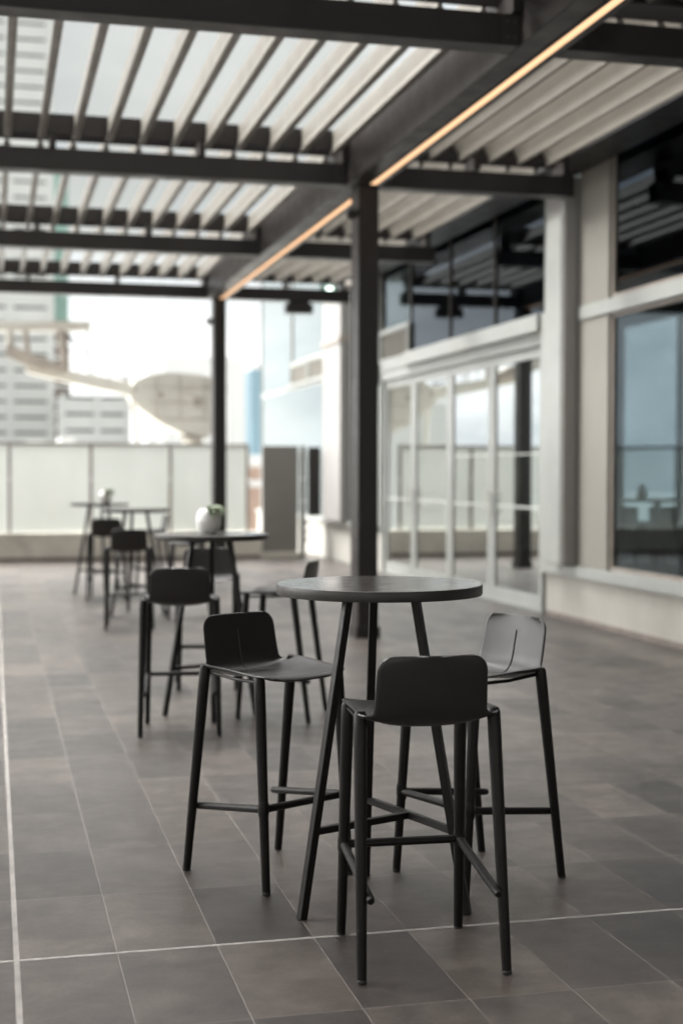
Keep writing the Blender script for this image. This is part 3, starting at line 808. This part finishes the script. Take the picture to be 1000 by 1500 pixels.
cpart(MB().tube([(.66, 26.85, 3.55), (.60, 26.85, 4.09)], .05, 12), 'mast', M['craned'], 0)
cpart(MB().tube([(1.34, 26.85, 3.25), (1.25, 26.85, 4.10)], .07, 12), 'mast', M['craned'], 0)
cpart(MB().box(.85, 1.32, 26.55, 26.60, 3.30, 3.42), 'winch_cover', M['craned'], .01)
b = MB()
for z in (2.42, 2.74, 3.02): b.box(2.72 + (3.02 - z) * .45, 4.12 - (3.02 - z) * .22, 26.592, 26.599, z - .006, z + .006)
for x in (2.98, 3.42, 3.88): b.box(x - .006, x + .006, 26.585, 26.591, 2.44, 3.20)
cpart(b, 'panel_seams', M['craned'], 0, hs)
for x in (1.55, 1.85, 2.15, 2.45): cpart(MB().tube([(x, 26.88, 3.28 - .17 * (x - 1.4)), (x, 26.88, 3.50 - .17 * (x - 1.4))], .010, 6), 'rail_post', M['hinge'], 0)
cpart(MB().tube([(1.5, 26.88, 3.49), (2.5, 26.88, 3.32)], .010, 6), 'guard_rail', M['hinge'], 0)
for k in range(2):
    cpart(MB().tube([(1.30 + .04 * k, 26.8, 4.0), (1.74, 26.8, 3.62), (2.17, 26.8, 3.28), (2.51, 26.8, 3.13 + .03 * k)], .012, 6), 'rope', M['hinge'], 0)
cpart(MB().tube([(1.74, 26.85, 4.1), (1.78, 26.85, 3.25)], .016, 8), 'rope', M['hinge'], 0)
cpart(MB().tube([(2.55, 26.85, 2.80), (2.62, 26.85, 2.40), (2.76, 26.85, -.2)], [.05, .045, .05], 12), 'strut', M['crane'], 0)
cpart(MB().tube([(3.7, 26.95, 2.2), (3.7, 26.95, -.2)], .18, 20), 'column', M['crane'], 0)
cpart(MB().box(2.5, 4.2, 26.5, 27.4, -.248, -.02), 'carriage', M['craned'], .02)

# ------------------------------------------------------------------ city beyond
def banded(root, x0, x1, y0, y1, zb, zt, storey, bay, pier, strip, mat, wmat, x_off=0):
    """solid core with proud spandrels and piers: recessed window strips on the two faces one can see"""
    core = MB().box(x0 + .6, x1 - .6, y0 + .6, y1 - .6, zb, zt - .5).build('window_strips', wmat, root)
    sp = MB(); z = zb
    while z < zt:
        sp.box(x0 + .25, x1 - .25, y0 + .25, y1 - .25, z, min(zt, z + storey - strip)); z += storey
    sp.build('spandrels', mat, root)
    pi = MB(); x = x0
    while x < x1:
        pi.box(x, min(x1, x + pier), y0, y0 + .9, zb, zt + .3); x += bay
    pi.box(x1 - pier, x1, y0, y0 + .9, zb, zt + .3)
    y = y0 + bay
    while y < y1:
        pi.box(x1 - .9, x1, y, min(y1, y + pier), zb, zt + .3); y += bay
    pi.build('piers', mat, root)
def city(name, label, x, y):
    return empty(name, (0, 0, 0), label=label, cat='building')
t1 = city('office_tower', 'tall pale office tower with dark window strips at the far left', 0, 300)
banded(t1, -45.0, 12.65, 300, 330, -45, 150, 3.22, 9.6, 1.5, .58, M['tower'], M['towerw'])
t2 = city('office_tower', 'slim brown and green glass tower beside the pale office tower', 14, 330)
MB().box(13.0, 17.5, 332, 350, -45, 36).build('glass_shaft', M['brownb'], t2)
MB().box(13.0, 17.2, 331.9, 350.1, 36.1, 70).build('glass_crown', M['greenb'], t2)
q = MB()
for k in range(24): q.box(13.0, 17.55, 331.7, 331.95, -40 + 3.2 * k, -39.5 + 3.2 * k)
q.build('floor_bands', M['paleb'], t2)
t3 = city('podium_block', 'low pale podium block with two dark window strips behind the crane', 14, 280)
banded(t3, 12.8, 26.2, 280, 298, -45, 16.2, 3.22, 6.6, 1.1, .58, M['tower'], M['towerw'])
t4 = city('white_tower', 'plain white tower block with rooftop parapet behind the far post', 38, 260)
MB().box(30.6, 45.9, 262, 285, -45, 22.2).build('wall', M['paleb'], t4)
MB().box(30.4, 46.1, 261.8, 285.2, 22.21, 23.0).build('parapet', M['whiteb'], t4)
q = MB()
for k in range(8): q.box(31.2 + 1.85 * k, 31.7 + 1.85 * k, 261.8, 261.95, -40, 20)
q.build('mullions', M['whiteb'], t4)
t5 = city('glass_tower', 'slim pale blue glass tower in the gap beside the grey screen', 55, 300)
MB().box(53.9, 57.5, 300, 315, -45, 23.4).build('glass_shaft', M['blueb'], t5)
MB().box(54.2, 57.2, 300.3, 314.7, 23.41, 24.6).build('roof', M['whiteb'], t5)
t6 = city('brick_building', 'orange brick building with white roof low in the gap beside the grey screen', 22, 120)
MB().box(20.9, 24.5, 120, 132, -45, 1.9).build('wall', M['brick'], t6)
MB().box(20.8, 24.6, 119.8, 132.2, 1.92, 2.9).build('roof', M['whiteb'], t6)
MB().box(20.88, 24.52, 119.7, 119.95, .2, .75).build('string_course', M['whiteb'], t6)
t7 = city('low_building', 'low pale roofs with plant rooms just above the balustrade at left', 0, 150)
MB().box(-30, 10.4, 150, 170, -45, 3.6).build('wall', M['paleb'], t7)
q = MB()
for k in range(9): q.box(-18 + 3.1 * k, -16.4 + 3.1 * k, 150.5, 154, 3.61, 4.2 + .8 * ((k * 7) % 3) / 2)
q.build('plant_room', M['whiteb'], t7)
rnd = random.Random(4)
for k, (x, y, w, d, h) in enumerate([(-260, 420, 40, 40, 10), (-180, 360, 34, 40, -6), (-120, 460, 30, 40, 24), (-330, 500, 50, 40, 4), (-70, 420, 22, 30, 3), (-90, 250, 26, 30, -8)]):
    words = ['wide pale block far off to the left', 'lower pale block far left', 'taller pale slab far left', 'distant broad pale block at far left', 'narrow pale block left of the office tower', 'near low pale block to the left'][k]
    r = empty('distant_building', (x, y, -45), label=words + ' beyond the terrace', cat='building', group='distant buildings out to the left')
    MB().box(-w / 2, w / 2, -d / 2, d / 2, 0, 45 + h).build('wall', M['tower'], r)
    MB().box(-w / 2 - .3, w / 2 + .3, -d / 2 - .3, d / 2 + .3, 45.01 + h, 46.2 + h).build('roof', M['paleb'], r)

# ------------------------------------------------------------------ sky, sun, camera
w = bpy.data.worlds.new('World'); scene.world = w; w.use_nodes = True
t = NT(w.node_tree)
out = t.n('ShaderNodeOutputWorld'); bg = t.n('ShaderNodeBackground'); t.link(bg.outputs[0], out.inputs[0])
sky = t.n('ShaderNodeTexSky', sky_type='NISHITA'); sky.sun_disc = False
SE, SR = R(48), R(305)
sky.sun_elevation = SE; sky.sun_rotation = SR; sky.air_density = 1.0; sky.dust_density = 1.5
d = t.n('ShaderNodeTexCoord').outputs['Generated']
sp = t.n('ShaderNodeSeparateXYZ'); t.link(d, sp.inputs[0])
n1 = t.noise(t.scalev(d, (1, 1, 2.6)), 2.6, 7, .58, .4)
n2 = t.noise(t.scalev(d, (1, 1, 2.2)), 5.5, 6, .6, .3)
cover = t.mapr(t.math('ADD', n1, t.math('MULTIPLY', t.math('SUBTRACT', n2, .5), .35)), .36, .50, 0, 1)
shade = t.mapr(n2, .35, .68, 0, 1)
el = sp.outputs[2]
# overcast: bright haze near the horizon, a greyer belt of cloud above it, brightest high overhead
prof_b = t.ramp(el, [(0, (.56, .56, .55)), (.085, (.52, .52, .51)), (.17, (.215, .223, .213)), (.31, (.24, .248, .24)), (.42, (.26, .266, .26)), (.56, (.34, .34, .335)), (1, (1.9, 1.88, 1.84))])
prof_d = t.ramp(el, [(0, (.50, .505, .50)), (.085, (.48, .485, .48)), (.17, (.185, .193, .187)), (.31, (.20, .21, .21)), (.42, (.22, .225, .225)), (.56, (.30, .30, .30)), (1, (1.55, 1.54, 1.52))])
side = t.mapr(sp.outputs[0], -.50, .02, 0, 1)                # the bank to the left of the view is greyer and bluer
cl = t.mix(shade, prof_d, prof_b)
bank = t.mix(t.mapr(n2, .36, .62, 0, 1), rgb((.20, .225, .245)), rgb((.50, .515, .52)))
low = t.mapr(el, .30, .45, 0, 1)
right = t.mapr(sp.outputs[0], .24, .36, 1, 0)               # and another bank beyond the building
cl = t.mix(t.math('MAXIMUM', t.math('MINIMUM', side, right), low), bank, cl)
fwd = t.mapr(sp.outputs[1], -.25, .30, 0, 1)                 # the thin bright part of the overcast is high ahead
high = t.mapr(el, .66, .84, 0, 1)
hi = t.mix(fwd, rgb((.34, .335, .33)), rgb((8.6, 8.45, 8.2)))
cl = t.mix(high, cl, hi)
back = t.mapr(sp.outputs[1], .10, -.40, 0, 1)                # unseen sky dimmed behind the camera to darken the foreground
cl = t.mix(back, cl, t.mix(high, rgb((.30, .29, .275)), rgb((.16, .155, .15))))
glow = t.math('MULTIPLY', t.mapr(sp.outputs[0], -.55, -.85, 0, 1), t.mapr(sp.outputs[1], .02, .26, 0, 1))   # sun behind thin cloud, out to the left
cl = t.mix(glow, cl, t.mix(t.mapr(el, .25, .50, 0, 1), rgb((4.6, 4.5, 4.35)), rgb((.5, .49, .47))))
sc10 = t.n('ShaderNodeVectorMath', operation='SCALE'); t.link(cl, sc10.inputs[0]); sc10.inputs['Scale'].default_value = 10
c = t.mix(t.mapr(cover, 0, 1, .84, 1), sky.outputs[0], sc10.outputs[0])
t.link(c, bg.inputs[0]); bg.inputs[1].default_value = .10

sun = bpy.data.lights.new('sun', 'SUN'); sun.energy = 1.5; sun.angle = R(20); sun.color = (1, .975, .945)
so = bpy.data.objects.new('sun', sun); COL.objects.link(so)
sd = Vector((math.sin(SR) * math.cos(SE), math.cos(SR) * math.cos(SE), math.sin(SE)))
so.rotation_euler = sd.to_track_quat('Z', 'Y').to_euler()

cam = bpy.data.cameras.new('camera'); co = bpy.data.objects.new('camera', cam); COL.objects.link(co)
yaw, pitch, roll = .2409, -.0279, .0018
F = Vector((math.sin(yaw) * math.cos(pitch), math.cos(yaw) * math.cos(pitch), math.sin(pitch)))
Rt = Vector((math.cos(yaw), -math.sin(yaw), 0)); U = Rt.cross(F)
a = Rt * math.cos(roll) + U * math.sin(roll); b_ = -Rt * math.sin(roll) + U * math.cos(roll)
co.matrix_world = Matrix(((a.x, b_.x, -F.x, 0), (a.y, b_.y, -F.y, 0), (a.z, b_.z, -F.z, 1.435), (0, 0, 0, 1)))
cam.sensor_fit = 'HORIZONTAL'; cam.sensor_width = 24; cam.lens = 50
cam.clip_start = .05; cam.clip_end = 6000
cam.dof.use_dof = True; cam.dof.focus_distance = 4.45; cam.dof.aperture_fstop = 1.8
scene.camera = co

scene.render.engine = 'CYCLES'
cy = scene.cycles
cy.use_denoising = True
try: cy.denoiser = 'OPENIMAGEDENOISE'
except Exception: pass
cy.max_bounces = 8; cy.diffuse_bounces = 4; cy.glossy_bounces = 4; cy.transparent_max_bounces = 12
cy.sample_clamp_indirect = 6
cy.caustics_reflective = False; cy.caustics_refractive = False
vs_ = scene.view_settings
vs_.view_transform = 'Standard'; vs_.look = 'None'; vs_.exposure = 1.7; vs_.gamma = 1
